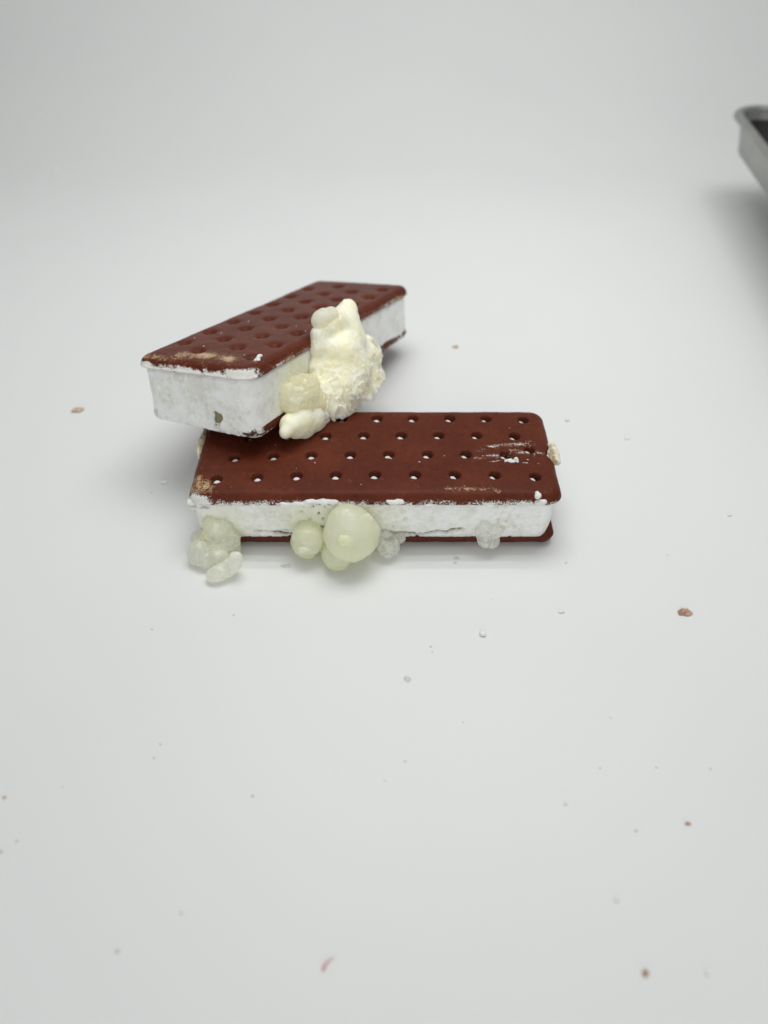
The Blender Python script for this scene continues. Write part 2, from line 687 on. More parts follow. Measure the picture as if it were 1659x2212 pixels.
def blob(name, parent, lobes, k, h, mat, detail=None, clip=None, label=None, band=.3, frame=None):
    lo, hi = bounds(lobes, .18)
    base = lobes_sdf(lobes, k)
    def fn(G):
        d = base(G)
        if clip:
            for (nrm, c) in clip:                    # keep nrm . p > c
                d = np.maximum(d, c - G @ np.asarray(nrm, float))
        return d
    P, Q = nets(fn, lo, hi, h, detail, band)
    return add_obj(name, mesh_from(name, P, Q, None, mat), parent, label)


# ---------------------------------------- lower sandwich
def lows(px, py, off=0.0):
    """pixel -> local point on the lower sandwich's front face, 'off' cm in front of it"""
    return LOW.pick(px, py, 1, -SW / 2 + .06 - off)


def lowt(px, py):
    return LOW.pick(px, py, 2, SH)[0]


low = add_obj('ice_cream_sandwich', None, None,
              'chocolate wafer sandwich with pricked holes lying flat on the white sheet', 'sandwich',
              'freeze dried sandwiches', loc=LOW.loc)

hole_px = [(467, 1034), (555, 1030), (640, 1027), (725, 1026), (810, 1025), (897, 1025), (983, 1025), (1069, 1026), (1157, 1029),
           (507, 988), (590, 985), (672, 983), (757, 982), (840, 981), (924, 981), (1007, 981), (1092, 983), (1145, 971),
           (703, 941), (786, 940), (867, 940), (948, 940), (1030, 940), (1112, 942),
           (815, 903), (892, 903), (972, 903), (1050, 904), (1131, 906),
           (540, 944), (621, 942), (583, 906), (661, 905), (738, 904)]
holes = []
for px, py in hole_px:
    p = lowt(px, py)
    holes.append((p[0], p[1], .135, .225))

smear = [lowt(1032, 975), lowt(1080, 962), lowt(1150, 958)]
smear2 = [lowt(1035, 987), lowt(1075, 985), lowt(1110, 975), lowt(1165, 978)]
smear3 = [lowt(1060, 998), lowt(1095, 992)]
smear4 = [lowt(1130, 999), lowt(1165, 1000)]
rim_line = [lowt(960, 1052), lowt(1000, 1056), lowt(1060, 1054), lowt(1080, 1060)]


def low_frost(V):
    x, y, z = V.T
    n = perlin(V * np.array([1, 6, 1]), 2.2, 3)
    f = np.zeros(len(V))
    for s, w, a in ((smear, .16, .43), (smear2, .14, .45), (smear3, .04, .52), (smear4, .035, .54)):
        f = np.maximum(f, a * np.exp(-(seg_dist(x, y, [q[:2] for q in s]) / w) ** 2) * (.75 + .9 * n))
    # frosting smeared over the lower rim along the front
    front = sstep(-SW / 2 + .25, -SW / 2 + .02, y)
    fr = sstep(SH - .12, SH - .30, z) * front
    f = np.maximum(f, fr * (.60 + .5 * perlin(V, .9, 4) + .25 * perlin(V, 4, 5)))
    # white front-left corner
    c = lowt(412, 1080)
    q = np.hypot(x - c[0] - .1, (y - c[1]) * 1.2)
    f = np.maximum(f, .9 * sstep(.75, .25, q + .25 * perlin(V, 3, 6)) * sstep(SH - .02, SH - .12, z))
    return f


def low_bloom(V):
    x, y, z = V.T
    c = lowt(433, 1050)
    q = np.hypot((x - c[0]), (y - c[1]) * .9)
    f = .55 * sstep(.55, .15, np.abs(q - .12) + .25 * perlin(V, 2.4, 9))
    f = np.maximum(f, .48 * np.exp(-(seg_dist(x, y, [p[:2] for p in rim_line]) / .09) ** 2))
    n = perlin(V * np.array([1, 6, 1]), 2.0, 3)
    for s_ in (smear, smear2):
        f = np.maximum(f, .44 * np.exp(-(seg_dist(x, y, [q_[:2] for q_ in s_]) / .2) ** 2) * (.7 + 1.1 * n))
    return np.where(y < SW / 2 - .3, f, 0)


E1 = add_obj
build_wafer('wafer', low, SH - WT, 1, r=.52, edge=.31, holes=holes, frost=low_frost, bloom=low_bloom, seed=1.,
            notch=(SL / 2 + .12, LOW.pick(1196, 975, 2, SH)[0][1], .42))
build_wafer('wafer', low, 0.0, -1, h=.07, a=SL / 2 - .1, frost=None, seed=5., wob=.03, warp=lambda V: V + np.array([.08, 0, 0]))

cr1 = [lows(*p)[0] for p in ((505, 1166), (540, 1160), (560, 1163))]
cr2 = [lows(*p)[0] for p in ((550, 1147), (590, 1151), (612, 1153), (640, 1156))]
cr3 = [lows(*p)[0] for p in ((812, 1143), (835, 1149), (868, 1151), (905, 1155), (930, 1152), (950, 1148), (968, 1149), (985, 1144), (1002, 1142))]
cr4 = [lows(*p)[0] for p in ((600, 1145), (625, 1147))]
bub_at = [lows(665, 1140)[0], lows(755, 1125)[0], lows(470, 1140)[0], lows(720, 1110)[0]]


def low_front(NN):
    return np.clip(-NN[..., 1], 0, 1) ** 4


def low_crack(P, wid, n=None):
    x, z = P[..., 0], P[..., 2]
    zz = z + .05 * perlin(P * np.array([1, 0, 0]), 3.0, 2) + .03 * perlin(P * np.array([1, 0, 0]), 9.0, 3)
    c = np.zeros(x.shape)
    for s, w in ((cr1, .020), (cr2, .042), (cr3, .030), (cr4, .018)):
        d = seg_dist(x, zz, [(q[0], q[2]) for q in s])
        vary = .6 + .9 * np.clip(perlin(P * np.array([1, 0, 0]), 2.0, 7) + .35, 0, 1)
        c = np.maximum(c, np.exp(-(d / (w * wid * vary)) ** 2))
    return c


def pits(P, f=6., seed=1.):
    return np.clip(perlin(P, f, seed) - .22, 0, 1)


def low_disp(P, NN):
    fr = low_front(NN)
    d = -.32 * low_crack(P, 1.35) * fr
    pm = np.zeros(P.shape[:-1])
    for c, r in ((lows(690, 1110)[0], 1.2), (lows(860, 1110)[0], .8), (lows(1090, 1110)[0], .9)):
        pm = np.maximum(pm, np.exp(-((P[..., 0] - c[0]) / r) ** 2))
    d -= .40 * pits(P) * pm * fr
    # the filling bulges a little at mid height and overhangs the base wafer
    zz = P[..., 2]
    d += .04 * np.sin((zz - WT) / (SH - 2 * WT) * math.pi) * fr - .08 * sstep(.9, .3, zz) * (1 - fr) * (P[..., 0] > 0)
    return d


def low_tint(P, NN):
    f = np.zeros(len(P))
    for c, r in zip(bub_at, (.9, 1.2, .9, 1.6)):
        f = np.maximum(f, np.exp(-((P[:, 0] - c[0]) / r) ** 2 - ((P[:, 2] - c[2]) / .9) ** 2))
    return f * np.clip(-NN[:, 1], 0, 1) * (.7 + .5 * perlin(P, 2, 4))


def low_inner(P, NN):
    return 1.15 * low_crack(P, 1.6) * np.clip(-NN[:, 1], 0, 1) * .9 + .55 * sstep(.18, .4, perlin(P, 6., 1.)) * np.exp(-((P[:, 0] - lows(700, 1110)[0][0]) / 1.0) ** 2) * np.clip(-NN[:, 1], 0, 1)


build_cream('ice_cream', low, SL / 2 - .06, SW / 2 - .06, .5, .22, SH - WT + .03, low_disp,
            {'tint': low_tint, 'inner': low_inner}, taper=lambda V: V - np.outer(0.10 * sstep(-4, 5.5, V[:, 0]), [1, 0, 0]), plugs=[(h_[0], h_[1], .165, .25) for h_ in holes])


def lobe(pk, off, rpx, fl=1.0, stretch=None):
    """ellipsoid lobe on a face: pk=(px,py), off = cm in front of the face, radius in pixels"""
    for _ in range(80):                     # slide along the line of sight until it clears the sheet
        p, s = lows(pk[0], pk[1], off)
        r = rpx / s
        if p[2] >= r * .85:
            break
        off += .03
    rr = np.array([r, r * fl, r]) if stretch is None else np.array(stretch) * r
    return (p, rr)


def crinkle(amp, f, seed):
    def det(P, d):
        n = perlin(P, f, seed)
        n2 = perlin(P, f * 2.3, seed + 3)
        return d + amp * (np.abs(n) * 1.6 - .35) + amp * .5 * (np.abs(n2) - .2)
    return det


def soft(amp, f, seed):
    def det(P, d):
        return d + amp * perlin(P, f, seed) + amp * .35 * perlin(P, f * 2.7, seed + 2)
    return det


UPZ = [((0, 0, 1), .012)]


def surf(frame, lobes, k, px, py):
    """first point (local) where the line of sight meets the joined lobes"""
    d = frame.R.T @ ray(px, py)
    e = frame.R.T @ (EYE - frame.loc)
    fn = lobes_sdf(lobes, k)
    t = np.linspace(12, 45, 4000)
    P = e + d * t[:, None]
    v = fn(P)
    i = np.argmax(v < 0) if (v < 0).any() else int(np.argmin(v))
    return P[i], F_PX / t[i]


def nub(parent, frame, lobes, k, spots, kk, h, mat, det=None):
    lb = []
    for px, py, rpx, st in spots:
        p, s = surf(frame, lobes, k, px, py)
        lb.append((p, np.array(st) * rpx / s))
    return blob('nub', parent, lb, kk, h, mat, det)


L1 = [lobe((663, 1166), .42, 36), lobe((661, 1187), .46, 21), lobe((668, 1144), .08, 24, .8)]
b1 = blob('foam_bubble', low, L1, .16, .022, M_BUB, soft(.05, 2.6, 1), UPZ)
nub(b1, LOW, L1, .16, [(650, 1188, 6.5, (1, .9, 1)), (658, 1187, 6, (1.1, .8, .9)), (666, 1188, 4.5, (1.2, .7, .8))], .08, .012, M_PALE, soft(.012, 5, 2))
L2 = [lobe((758, 1158), .62, 57), lobe((752, 1130), .30, 46), lobe((778, 1150), .45, 44), lobe((730, 1152), .35, 32)]
b2 = blob('foam_bubble', low, L2, .14, .024, M_BUB, soft(.05, 1.9, 5), UPZ)
nub(b2, LOW, L2, .14, [(739, 1166, 11, (1, .6, 1)), (746, 1172, 10, (1, .6, 1)), (757, 1165, 6, (1, .5, 1))], .1, .012, M_BUB, soft(.03, 4, 2))
nub(b2, LOW, L2, .14, [(790, 1116, 10, (1.3, .5, .9)), (800, 1124, 8, (1, .5, 1))], .1, .014, M_MILK, soft(.04, 5, 8))
blob('foam_bubble', low, [lobe((727, 1200), .42, 32), lobe((712, 1180), .25, 24), lobe((735, 1215), .45, 17)], .10, .024, M_BUB, crinkle(.035, 2.2, 6), UPZ)
blob('foam_bubble', low, [lobe((839, 1180), .42, 25), lobe((828, 1160), .14, 20), lobe((842, 1192), .40, 12)], .10, .02, M_CLEAR, crinkle(.03, 4.5, 7), UPZ)
blob('foam_bubble', low, [lobe((864, 1162), .14, 12.5)], .1, .014, M_CLEAR, crinkle(.02, 6, 9), UPZ)
blob('foam_bubble', low, [lobe((1044, 1150), .18, 19), lobe((1068, 1148), .18, 17), lobe((1050, 1165), .28, 19), lobe((1063, 1169), .28, 16), lobe((1047, 1135), .10, 12), lobe((1080, 1142), .06, 12)],
     .05, .018, M_CLEAR, crinkle(.03, 3.6, 10), UPZ)
blob('foam_bubble', low, [lobe((466, 1148), .30, 26), lobe((492, 1168), .34, 27), lobe((470, 1178), .50, 26), lobe((446, 1166), .25, 22), lobe((484, 1138), .15, 18),
                          lobe((502, 1190), .40, 18), lobe((455, 1130), .08, 18)],
     .05, .022, M_FILM, crinkle(.075, 3.0, 12), UPZ)
blob('foam_bubble', low, [lobe((438, 1190), .35, 28), lobe((470, 1202), .48, 25), lobe((444, 1206), .50, 22), lobe((424, 1200), .35, 20), lobe((432, 1165), .10, 20)],
     .05, .022, M_PALE, crinkle(.07, 3.0, 15), UPZ)
tp = [(460, 1243, 15), (473, 1238, 18), (489, 1230, 19.5), (504, 1219, 18.5), (509, 1204, 14)]
blob('foam_bubble', low, [lobe((a_, b_), 1.25, r_) for a_, b_, r_ in tp], .12, .02, M_PALE, crinkle(.03, 3.2, 14), UPZ)

# frosting lumps along the top seam and loose bits stuck on the wafer
seam = [((417, 1084), 7, (1.6, 1.0, .7)), ((424, 1096), 8, (1.7, .7, .6)), ((444, 1099), 6, (2.2, .6, .6)),
        ((640, 1088), 9, (6, .8, .6)), ((700, 1084), 9, (4.2, .8, .7)), ((560, 1092), 6, (5, .7, .6)),
        ((853, 1084), 8, (2.0, .8, .6)), ((1168, 1085), 9, (1.4, .8, .8)), ((930, 1090), 5, (5, .7, .6)), ((1060, 1092), 5, (5, .7, .6))]
for i, (pp, r_, st) in enumerate(seam):
    p, s = LOW.pick(pp[0], pp[1], 1, -SW / 2 + (.20 if pp[0] < 430 else .02))
    r = r_ / s
    lb = [(p, np.array(st) * r)]
    if pp[0] == 1168:
        p2, s2 = LOW.pick(1162, 1072, 1, -SW / 2 + .02)
        p3, s3 = LOW.pick(1160, 1066, 2, SH - .02)
        lb += [(p2, 6 / s2), (p3, 4 / s3)]
    blob('frosting_smear', low, lb, .06, .018, M_WHITE, soft(.05, 4, 20 + i))
p, s = LOW.pick(1108, 996, 2, SH + .02)
blob('frosting_flake', low, [(p, (.16, .07, .03)), (p + np.array([.10, .05, .05]), (.07, .06, .06)), (p + np.array([-.12, .03, 0]), (.10, .04, .025))], .05, .012, M_WHITE, soft(.03, 7, 31))
p = lowt(1140, 994)
blob('frosting_flake', low, [(p + np.array([0, 0, .02]), (.05, .035, .02))], .05, .01, M_WHITE, soft(.02, 8, 33))
rng = np.random.RandomState(4)
for (px, py) in [(680, 1000), (845, 991), (780, 1047), (960, 985), (595, 962), (1003, 1050), (906, 998), (1100, 925), (905, 898), (640, 1012)]:
    p = lowt(px, py)
    r = rng.uniform(.009, .02)
    blob('frosting_flake', low, [(p + np.array([0, 0, r * .4]), (r * rng.uniform(.8, 2.0), r, r * .7))], .05, r * .45, M_WHITE, None)
# swelling of toasted cream at the two short ends
pR = LOW.pick(1197, 975, 2, SH - .1)[0]
blob('cream_bulge', low, [(pR + np.array([0, .0, -.08]), (.15, .42, .18)), (pR + np.array([-.02, .25, -.05]), (.12, .25, .16)), (pR + np.array([.02, -.28, -.1]), (.12, .25, .17))],
     .1, .02, M_TANC, soft(.07, 4.5, 41))
pL = np.array([-SL / 2 - .02, .9, SH - .35])
blob('cream_bulge', low, [(pL, (.12, .8, .25)), (pL + np.array([-.02, -.6, .02]), (.09, .4, .22))], .1, .025, M_TANC, soft(.05, 3.5, 43))

# ---------------------------------------- upper sandwich
upp = add_obj('ice_cream_sandwich', None, None,
              'tilted chocolate wafer sandwich with dimpled top and puffy cream foam bursting from its side', 'sandwich',
              'freeze dried sandwiches', loc=UPP.loc, rot=UPP.eul)


def uppt(px, py):
    return UPP.pick(px, py, 2, SH)[0]


def upe(px, py, off=0.):       # short end face (towards the camera's left)
    return UPP.pick(px, py, 0, -SL / 2 + .08 - off)[0]


def ups(px, py, off=0.):       # long side face with the foam
    return UPP.pick(px, py, 1, -SW / 2 + .06 - off)


tanl = [uppt(*p) for p in ((395, 765), (430, 766), (470, 770), (500, 776))]
tanw = uppt(315, 775)
bcor = uppt(560, 778)


def up_frost(V):
    x, y, z = V.T
    end = sstep(-SL / 2 + .22, -SL / 2 + .02, x)
    wv = .07 * perlin(V * np.array([0, 1, 0]), 1.3, 4) + .05 * perlin(V * np.array([0, 1, 0]), 4.0, 6)
    f = end * sstep(SH - .10, SH - .26, z + wv) * (.85 + .4 * perlin(V, 2.5, 4))
    c = np.hypot(x + SL / 2 - .15, (y + SW / 2 - .35) * .8)
    f = np.maximum(f, .85 * sstep(.75, .2, c + .35 * perlin(V, 3, 6)) * sstep(SH - .0, SH - .16, z))
    f = np.maximum(f, .45 * sstep(SW / 2 + .0, SW / 2 + .1, -y + .1) * sstep(SH - .2, SH - .32, z) * (.8 + perlin(V, 1.5, 7)))
    return f


def up_bloom(V):
    x, y, z = V.T
    dd = seg_dist(x, y, [p[:2] for p in tanl])
    up = sstep(SH - .25, SH - .05, z)
    f = .75 * np.exp(-(dd / .36) ** 2) * (.85 + .6 * perlin(V, 1.6, 11))
    f = np.maximum(f, .45 * np.exp(-((x + SL / 2 - .25) / .22) ** 2) * (.75 + .9 * perlin(V, 1.6, 13)) * (y > -.6))
    f = np.maximum(f, .8 * np.exp(-(np.hypot(x - tanw[0], y - tanw[1]) / .28) ** 2))
    f = np.maximum(f, .5 * np.exp(-(np.hypot(x - bcor[0], y - bcor[1]) / .3) ** 2) * (.7 + perlin(V, 3, 12)))
    f = np.maximum(f * up, .5 * sstep(-SW / 2 + .16, -SW / 2 + .03, y) * sstep(SH - .12, SH - .28, z) * (.6 + 1.1 * perlin(V, 1.3, 8)))
    return f


rng = np.random.RandomState(11)
dim = [(a_ + rng.uniform(-.06, .06), b_ + rng.uniform(-.06, .06), rng.uniform(.24, .28), rng.uniform(.17, .22)) for a_, b_ in LATTICE]
build_wafer('wafer', upp, SH - WT, 1, h=.042, dimples=dim, frost=up_frost, bloom=up_bloom, seed=21., wob=.035, edge=.3)


def up_base_frost(V):
    x, y, z = V.T
    f = sstep(-SL / 2 + .7, -SL / 2 + .2, x) * (.80 + .35 * perlin(V, 1.6, 3)) * (1 - .75 * np.exp(-((y + 1.55) / .35) ** 2))
    return f




def sag(V):
    V = np.array(V)
    x, y, z = V.T
    V[:, 2] -= .22 * sstep(-1.5, -5.6, x) * (.35 + .65 * sstep(2.2, -1.8, y)) * np.clip(1 - z / 1.85, 0, 1)
    return V


cav = upe(468, 897)
cav2 = upe(336, 880)
cav3 = upe(472, 918)
foam_c = ups(720, 820)[0]
foam_l = ups(640, 850)[0]


def up_disp(P, NN):
    en = np.clip(-NN[..., 0], 0, 1) ** 3
    y, z = P[..., 1], P[..., 2]
    q = np.hypot((y - cav[1] + (z - cav[2]) * .35) / .17, (z - cav[2]) / .30) + .5 * perlin(P, 5, 3)
    d = -.13 * sstep(1.15, .85, q) * en
    q2 = np.hypot(y - cav2[1], z - cav2[2])
    d -= .08 * sstep(.10, .05, q2) * en
    q3 = np.hypot(y - cav3[1], z - cav3[2])
    d -= .06 * sstep(.12, .05, q3) * en
    d += .05 * np.clip(fbm(P, 2.0, 3, 9), -.4, .6) * en
    ridge = 1 - np.clip(np.abs(fbm(P, 1.6, 3, 15)) * 5, 0, 1)
    d += .035 * ridge * en
    d -= .08 * pits(P, 7., 5.) * en
    d -= .07 * sstep(SH - WT - .12, SH - WT, z)
    return d


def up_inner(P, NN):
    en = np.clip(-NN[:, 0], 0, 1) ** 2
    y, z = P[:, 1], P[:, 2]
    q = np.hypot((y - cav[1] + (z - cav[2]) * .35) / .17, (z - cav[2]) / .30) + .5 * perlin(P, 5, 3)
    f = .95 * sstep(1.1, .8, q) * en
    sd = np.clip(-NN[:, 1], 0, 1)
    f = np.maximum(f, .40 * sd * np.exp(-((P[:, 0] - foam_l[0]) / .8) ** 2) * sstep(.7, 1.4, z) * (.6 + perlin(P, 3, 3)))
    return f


def up_tint(P, NN):
    sd = np.clip(-NN[:, 1], 0, 1)
    return sd * np.maximum(np.exp(-((P[:, 0] - foam_c[0]) / 2.0) ** 2), np.exp(-((P[:, 0] - foam_l[0]) / 1.0) ** 2)) * .7


def up_choc(P, NN):
    y, z = P[:, 1], P[:, 2]
    return np.where(z < .62, sstep(.62, .25, z) * (.02 + .55 * sstep(-.8, -1.7, y) + .4 * perlin(P, 1.2, 3)), 0)


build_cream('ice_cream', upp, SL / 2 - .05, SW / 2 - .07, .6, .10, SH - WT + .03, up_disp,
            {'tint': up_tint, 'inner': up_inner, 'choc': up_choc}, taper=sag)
build_wafer('wafer', upp, 0.0, -1, h=.07, a=SL / 2 - .10, b=SW / 2 - .06, frost=up_base_frost, seed=25., wob=.04, edge=.18, warp=sag)


def ulobe(px, py, off, rpx, st=None):
    p, s = ups(px, py, off)
    r = rpx / s
    return (p, np.full(3, r) if st is None else np.array(st) * r)


main = [ulobe(745, 735, .45, 48), ulobe(735, 765, .65, 50), ulobe(775, 775, .70, 44), ulobe(750, 800, .85, 52), ulobe(785, 815, .80, 44),
        ulobe(735, 835, .80, 55), ulobe(772, 848, .90, 46), ulobe(805, 826, .75, 28), ulobe(720, 870, .70, 46), ulobe(750, 880, .80, 36), ulobe(700, 800, .25, 42),
        ulobe(742, 700, .40, 36), ulobe(725, 692, .45, 22), ulobe(688, 722, .20, 18), ulobe(690, 750, .20, 24), ulobe(715, 900, .55, 28), ulobe(708, 706, .35, 22), ulobe(750, 676, .42, 22), ulobe(753, 660, .42, 14),
        ulobe(798, 768, .55, 26), ulobe(788, 742, .48, 20), ulobe(690, 850, .40, 38), ulobe(690, 885, .48, 34)]
# local directions seen from the world: up in the sandwich's frame
up_loc = UPP.R.T @ np.array([0, 0, 1.])
low_plane = [(up_loc, (SH + .012) - UPP.loc[2])]         # stay above the lower wafer's top face
tear_c = ups(765, 858, .9)[0]


def main_detail(P, d):
    h_ = P @ up_loc
    m = sstep(.35, -.45, h_ - tear_c @ up_loc - 1.30 + .5 * perlin(P, 1.2, 2))
    Q = P + .12 * np.stack([perlin(P, 2.2, 31), perlin(P, 2.2, 32), perlin(P, 2.2, 33)], -1)
    st = Q - np.outer(Q @ up_loc, up_loc) * .55
    n1 = perlin(st, 3.6, 4)
    n2 = perlin(st, 7.5, 5)
    torn = -.10 * np.clip(1 - np.abs(n1) * 3.4, 0, 1) + .06 - .055 * np.clip(1 - np.abs(n2) * 3.0, 0, 1) + .17 * np.clip(perlin(Q, 4.5, 9) - .05, 0, 1)
    bil = .05 * perlin(Q, 1.3, 6) + .045 * (np.sqrt(perlin(Q, 1.7, 8) ** 2 + .004) - .2) + .013 * perlin(Q * np.array([1, 1, .4]), 8, 3) + .010 * np.abs(perlin(Q, 6, 23))
    m = .16 + .84 * m
    return d + m * torn + (1 - m) * bil


foam = blob('cream_foam', upp, main, .24, .026, M_FOAM, main_detail, low_plane, band=.42,
            label='puffy cream yellow foam with a torn porous lower side')
blob('foam_bubble', foam, [ulobe(690, 693, .22, 18), ulobe(699, 686, .28, 20), ulobe(714, 683, .36, 20)], .14, .018, M_MILK, soft(.02, 4, 52))
blob('foam_bubble', upp, [ulobe(652, 848, .30, 40), ulobe(636, 862, .22, 34), ulobe(668, 866, .34, 38), ulobe(622, 850, .05, 28), ulobe(650, 885, .28, 34), ulobe(665, 835, .36, 26)], .08, .022,
     mat_shell('cream bubble', (.985, .96, .78), (.975, .93, .68), .5, .14, .10, 210, .4, .5), crinkle(.09, 2.8, 53), low_plane)
blob('foam_bubble', upp, [ulobe(648, 908, .40, 34), ulobe(668, 902, .46, 36), ulobe(628, 918, .36, 24), ulobe(688, 908, .46, 28), ulobe(655, 922, .46, 26), ulobe(617, 934, .38, 13), ulobe(640, 928, .44, 20), ulobe(676, 918, .46, 24)], .14, .022, M_FOAM, soft(.035, 2.0, 54), low_plane)

p = UPP.pick(557, 771, 2, SH + .02)[0]
blob('frosting_smear', upp, [(p, .07), (p + np.array([.10, -.02, 0]), (.09, .06, .05)), (p + np.array([-.16, -.05, -.08]), (.15, .10, .06)), (p + np.array([-.30, .0, -.16]), (.14, .16, .06))], .06, .016, M_WHITE, soft(.05, 5, 61))
rng = np.random.RandomState(8)
for (px, py) in [(537, 695), (478, 720), (775, 642), (690, 640), (660, 770 - 55), (420, 765 - 35), (440, 748), (528, 779 - 12), (640, 705)]:
    p = uppt(px, py)
    r = rng.uniform(.012, .025)
    blob('frosting_flake', upp, [(p + np.array([0, 0, r * .3]), (r * rng.uniform(1, 2), r, r * .7))], .05, r * .45, M_WHITE, None)

# ------------------------------------------------------------------ crumbs on the sheet
M_TAN = mat_plain('tan crumb', (.50, .36, .26), (.66, .52, .40), .75, 900)
M_BRN = mat_plain('brown crumb', (.33, .16, .10), (.62, .42, .32), .75, 700)
M_DRK = mat_plain('dark speck', (.48, .47, .46), (.58, .57, .56), .8, 900)
M_WCR = mat_foam('white crumb', (.88, .88, .85), (.80, .81, .78), sss=.5, rough=.5, bump=.2)
M_GRY = mat_plain('grey flake', (.55, .56, .54), (.66, .67, .65), .5, 900)
M_PNK = mat_plain('pink fibre', (.62, .22, .27), (.70, .32, .36), .7, 900)


def crumb(px, py, wpx, hpx, mat, label, group, seed, flat=.45, name='crumb', cat='crumb'):
    c = on_ground(px, py)
    depth = c[1] * CT + (CAM_H - c[2]) * ST
    rx = wpx / 2 * depth / F_PX
    # apparent height mixes the ground depth and the height of the crumb
    elev = math.atan2(CAM_H, c[1])
    ry = max(hpx / 2 * depth / F_PX / max(math.sin(elev), .35) * .8, rx * .35)
    rz = min(rx, ry) * flat
    rs = np.random.RandomState(seed)
    lb = [((0, 0, rz * .8), (rx * .75, ry * .75, rz))]
    for k in range(3):
        a = rs.uniform(0, 6.28)
        lb.append(((math.cos(a) * rx * .5, math.sin(a) * ry * .5, rz * .7), np.array([rx, ry, rz * 1.1]) * rs.uniform(.35, .55)))
    lo, hi = bounds(lb, rx * .5)
    base = lobes_sdf(lb, rx * .15)
    h = max(min(rx / 7, rz / 2.2), .004)
    P, Q = nets(lambda G: np.maximum(base(G), .001 - G[..., 2]), lo, hi, h, lambda P_, d: d + min(rx * .28, rz * .5) * perlin(P_, 1.6 / rx, seed), rx)
    return add_obj(name, mesh_from(name, P, Q, None, mat), None, label, cat, group, loc=c)


crumb(168, 888, 30, 13, M_TAN, 'tan wafer flake lying left of the tilted sandwich', 'wafer crumbs', 1)
crumb(985, 750, 14, 7, M_TAN, 'small tan crumb behind the flat sandwich, right of the tilted one', 'wafer crumbs', 2)
crumb(1478, 1324, 30, 18, M_BRN, 'large pinkish brown wafer flake lying alone right of the flat sandwich', 'wafer crumbs', 3)
crumb(1485, 1780, 14, 10, M_BRN, 'small brown crumb beside a grey speck, in front of the sandwiches', 'wafer crumbs', 4)
crumb(1394, 2104, 19, 18, M_BRN, 'brown crumb lying beside a small white dot near the sheet front', 'wafer crumbs', 5)
crumb(9, 1723, 11, 8, M_TAN, 'tiny tan crumb far to the left in front of the sandwiches', 'wafer crumbs', 6)
crumb(2, 1840, 8, 8, M_TAN, 'second tiny tan crumb far to the left in front of the sandwiches', 'wafer crumbs', 7)
crumb(1041, 1370, 19, 17, M_WCR, 'largest oval white crumb in front of the flat sandwich', 'white frosting crumbs', 8, .6)
crumb(1211, 1322, 16, 9, M_WCR, 'white crumb off the right front corner of the flat sandwich', 'white frosting crumbs', 9, .6)
crumb(355, 1043, 18, 10, M_WCR, 'white crumb just left of the flat sandwich front corner', 'white frosting crumbs', 10, .6)
crumb(1225, 909, 12, 8, M_WCR, 'white crumb by the rear right corner of the flat sandwich', 'white frosting crumbs', 11, .6)
crumb(1353, 948, 14, 8, M_WCR, 'white crumb standing apart right of the toasted sandwich end', 'white frosting crumbs', 12, .6)
crumb(879, 1466, 16, 14, M_GRY, 'thin greyish frost flake on the sheet in front of the bubbles', 'white frosting crumbs', 13, .2)
crumb(1576, 1114, 11, 7, M_WCR, 'white crumb far right of the flat sandwich', 'white frosting crumbs', 14, .6)
crumb(617, 1223, 18, 6, M_GRY, 'flat grey flake between the bubbles below the flat sandwich', 'white frosting crumbs', 15, .2)
crumb(988, 1206, 14, 8, M_GRY, 'grey flake in the shadow before the flat sandwich', 'white frosting crumbs', 16, .25)
crumb(983, 1216, 9, 6, M_GRY, 'smaller grey flake touching the shadow before the flat sandwich', 'white frosting crumbs', 17, .25)
tiny = [(605, 323, 12, 9), (122, 368, 9, 6), (1331, 1945, 12, 12), (1525, 2104, 13, 13), (1222, 1216, 7, 5), (1222, 1737, 10, 10), (1318, 1550, 6, 4), (1000, 1560, 5, 4)]  # final pair: reflection and scratch marks on the sheet, built as flakes
for i, (a_, b_, w_, h_) in enumerate(tiny):
    crumb(a_, b_, w_, h_, M_WCR, 'tiny white frost crumb or bright surface mark on the white sheet', 'tiny white crumbs', 30 + i, .6)
dots = [(546, 1720, 8, 7), (391, 1973, 9, 7), (253, 2056, 12, 10), (875, 1645, 6, 5), (832, 1687, 5, 5), (1418, 1658, 6, 5), (1296, 1660, 6, 5), (1535, 1661, 6, 5),
        (1374, 1795, 9, 6), (333, 1638, 6, 5), (346, 1608, 6, 5), (135, 1700, 5, 4), (36, 1818, 7, 7), (505, 1329, 4, 5), (328, 1360, 8, 4), (1062, 1294, 3, 3), (725, 1665, 3, 3),
        (438, 1115, 3, 3), (930, 1397, 10, 5), (934, 1408, 5, 4), (327, 1065, 6, 4), (1176, 1158, 5, 4), (1442, 1200, 4, 3)]
for i, (a_, b_, w_, h_) in enumerate(dots):
    crumb(a_, b_, w_ * .85, h_ * .85, M_DRK if i not in (4, 14, 18, 20) else M_GRY, 'minute grey speck of dust on the white sheet', 'dust specks', 60 + i, .5, name='dust_speck', cat='speck')

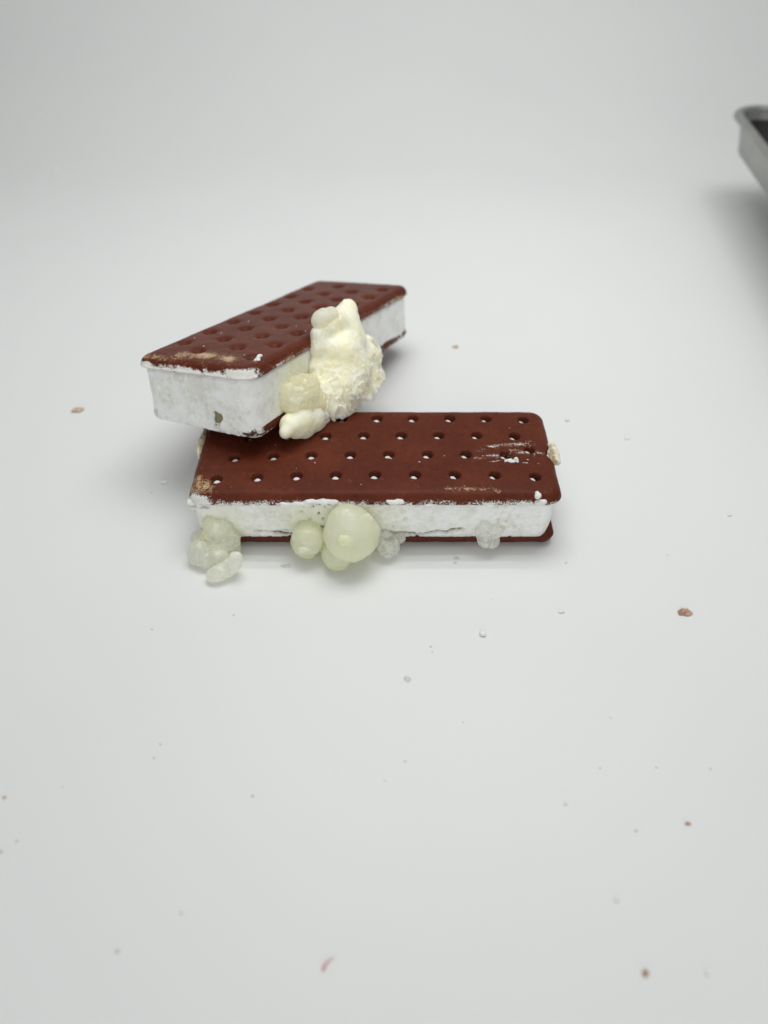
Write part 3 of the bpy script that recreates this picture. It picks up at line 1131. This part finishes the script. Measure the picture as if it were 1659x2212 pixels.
# pink fibre
pts = [on_ground(a_, b_, .03) for a_, b_ in ((698, 2096), (700, 2088), (705, 2080), (713, 2073), (722, 2068))]
rad = (.026, .030, .018, .010, .006)
V, Fq = [], []
for i, (p, r) in enumerate(zip(pts, rad)):
    t = pts[min(i + 1, 4)] - pts[max(i - 1, 0)]
    t /= np.linalg.norm(t)
    sd = np.cross(t, [0, 0, 1.])
    for k in range(8):
        a = k * math.pi / 4
        V.append(p + sd * r * math.cos(a) + np.array([0, 0, 1.]) * r * math.sin(a))
for i in range(4):
    for k in range(8):
        Fq.append([i * 8 + k, i * 8 + (k + 1) % 8, (i + 1) * 8 + (k + 1) % 8, (i + 1) * 8 + k])
Fq += [list(range(8))[::-1], list(range(32, 40))]
add_obj('pink_fibre', mesh_from('pink_fibre', V, Fq, None, M_PNK), None, 'short curved pink fibre lying on the white sheet', 'fibre')

# ------------------------------------------------------------------ baking tray at the right, raised on a low block
M_ALU = mat_plain('dull aluminium', (.42, .42, .40), (.36, .36, .345), .38, 60, metal=.85, bump=.1)
M_BLK = mat_plain('dark non-stick coating', (.02, .02, .02), (.03, .03, .03), .45, 200, bump=.1)


def rr_loop(a, b, r, n=10):
    out = []
    for cx, cy, a0 in ((a - r, -b + r, -90), (a - r, b - r, 0), (-a + r, b - r, 90), (-a + r, -b + r, 180)):
        for k in range(n + 1):
            t = math.radians(a0 + 90 * k / n)
            out.append((cx + r * math.cos(t), cy + r * math.sin(t)))
    return np.array(out)


def loft(loops, close0=False, close1=False):
    n = len(loops[0][0])
    V = np.concatenate([np.c_[l, np.full(len(l), z)] for l, z in loops])
    fl = []
    for k in range(len(loops) - 1):
        for i in range(n):
            j = (i + 1) % n
            fl.append([k * n + i, k * n + j, (k + 1) * n + j, (k + 1) * n + i])
    if close0:
        fl.append(list(range(n))[::-1])
    if close1:
        fl.append(list(range((len(loops) - 1) * n, len(loops) * n)))
    return V, fl


TA, TB, TH = 9.0, 14.0, 2.3                 # half width, half length, height of the tray
TROT = math.radians(-6)
TZ = 2.9
# far left corner of the rim seen at (1593, 245): rim top at TZ+TH
ck = on_ground(1572, 222, TZ + TH)
cr, sr = math.cos(TROT), math.sin(TROT)
off = np.array([cr * -TA - sr * TB, sr * -TA + cr * TB])
tloc = (ck[0] - off[0], ck[1] - off[1], TZ)
tray = add_obj('baking_tray', None, None, 'grey metal baking tray with rolled rim standing right of the sandwiches', 'tray', loc=tloc, rot=(0, 0, TROT))
V, fl = loft([(rr_loop(TA - 1.2, TB - 1.2, 1.0), 0.0), (rr_loop(TA - .95, TB - .95, 1.2), .06), (rr_loop(TA - .78, TB - .78, 1.3), .25), (rr_loop(TA - .42, TB - .42, 1.5), TH - .25)], True)
add_obj('pan_wall', mesh_from('pan_wall', V, fl, None, M_ALU), tray)
V, fl = loft([(rr_loop(TA - .52, TB - .52, 1.45), TH - .2), (rr_loop(TA - .63, TB - .63, 1.38), 1.65)])
add_obj('inner_wall', mesh_from('inner_wall', V, fl, None, M_ALU), tray)
V, fl = loft([(rr_loop(TA - .63, TB - .63, 1.38), 1.65), (rr_loop(TA - .95, TB - .95, 1.2), .25), (rr_loop(TA - 1.15, TB - 1.15, 1.0), .12)], False, True)
add_obj('pan_lining', mesh_from('pan_lining', V, fl, None, M_BLK), tray)
lp = []
for k in range(13):
    a = 2 * math.pi * k / 12
    lp.append((rr_loop(TA - .28 + .27 * math.cos(a), TB - .28 + .27 * math.cos(a), 1.6 + .27 * math.cos(a)), TH - .22 + .22 * math.sin(a)))
V, fl = loft(lp)
add_obj('rolled_rim', mesh_from('rolled_rim', V, fl, None, M_ALU), tray)
# block that carries the tray
V, fl = loft([(rr_loop(4.4, 7.4, .3), 0.0), (rr_loop(4.5, 7.5, .35), .08), (rr_loop(4.5, 7.5, .35), TZ - .10), (rr_loop(4.4, 7.4, .3), TZ - .004)], True, True)
add_obj('support_block', mesh_from('support_block', V, fl, None, mat_plain('white foam board', (.78, .78, .77), (.74, .74, .73), .7, 300)), None,
        'low white block under the baking tray', 'block', loc=(tloc[0] + 1.5, tloc[1] - 1, 0), rot=(0, 0, TROT))
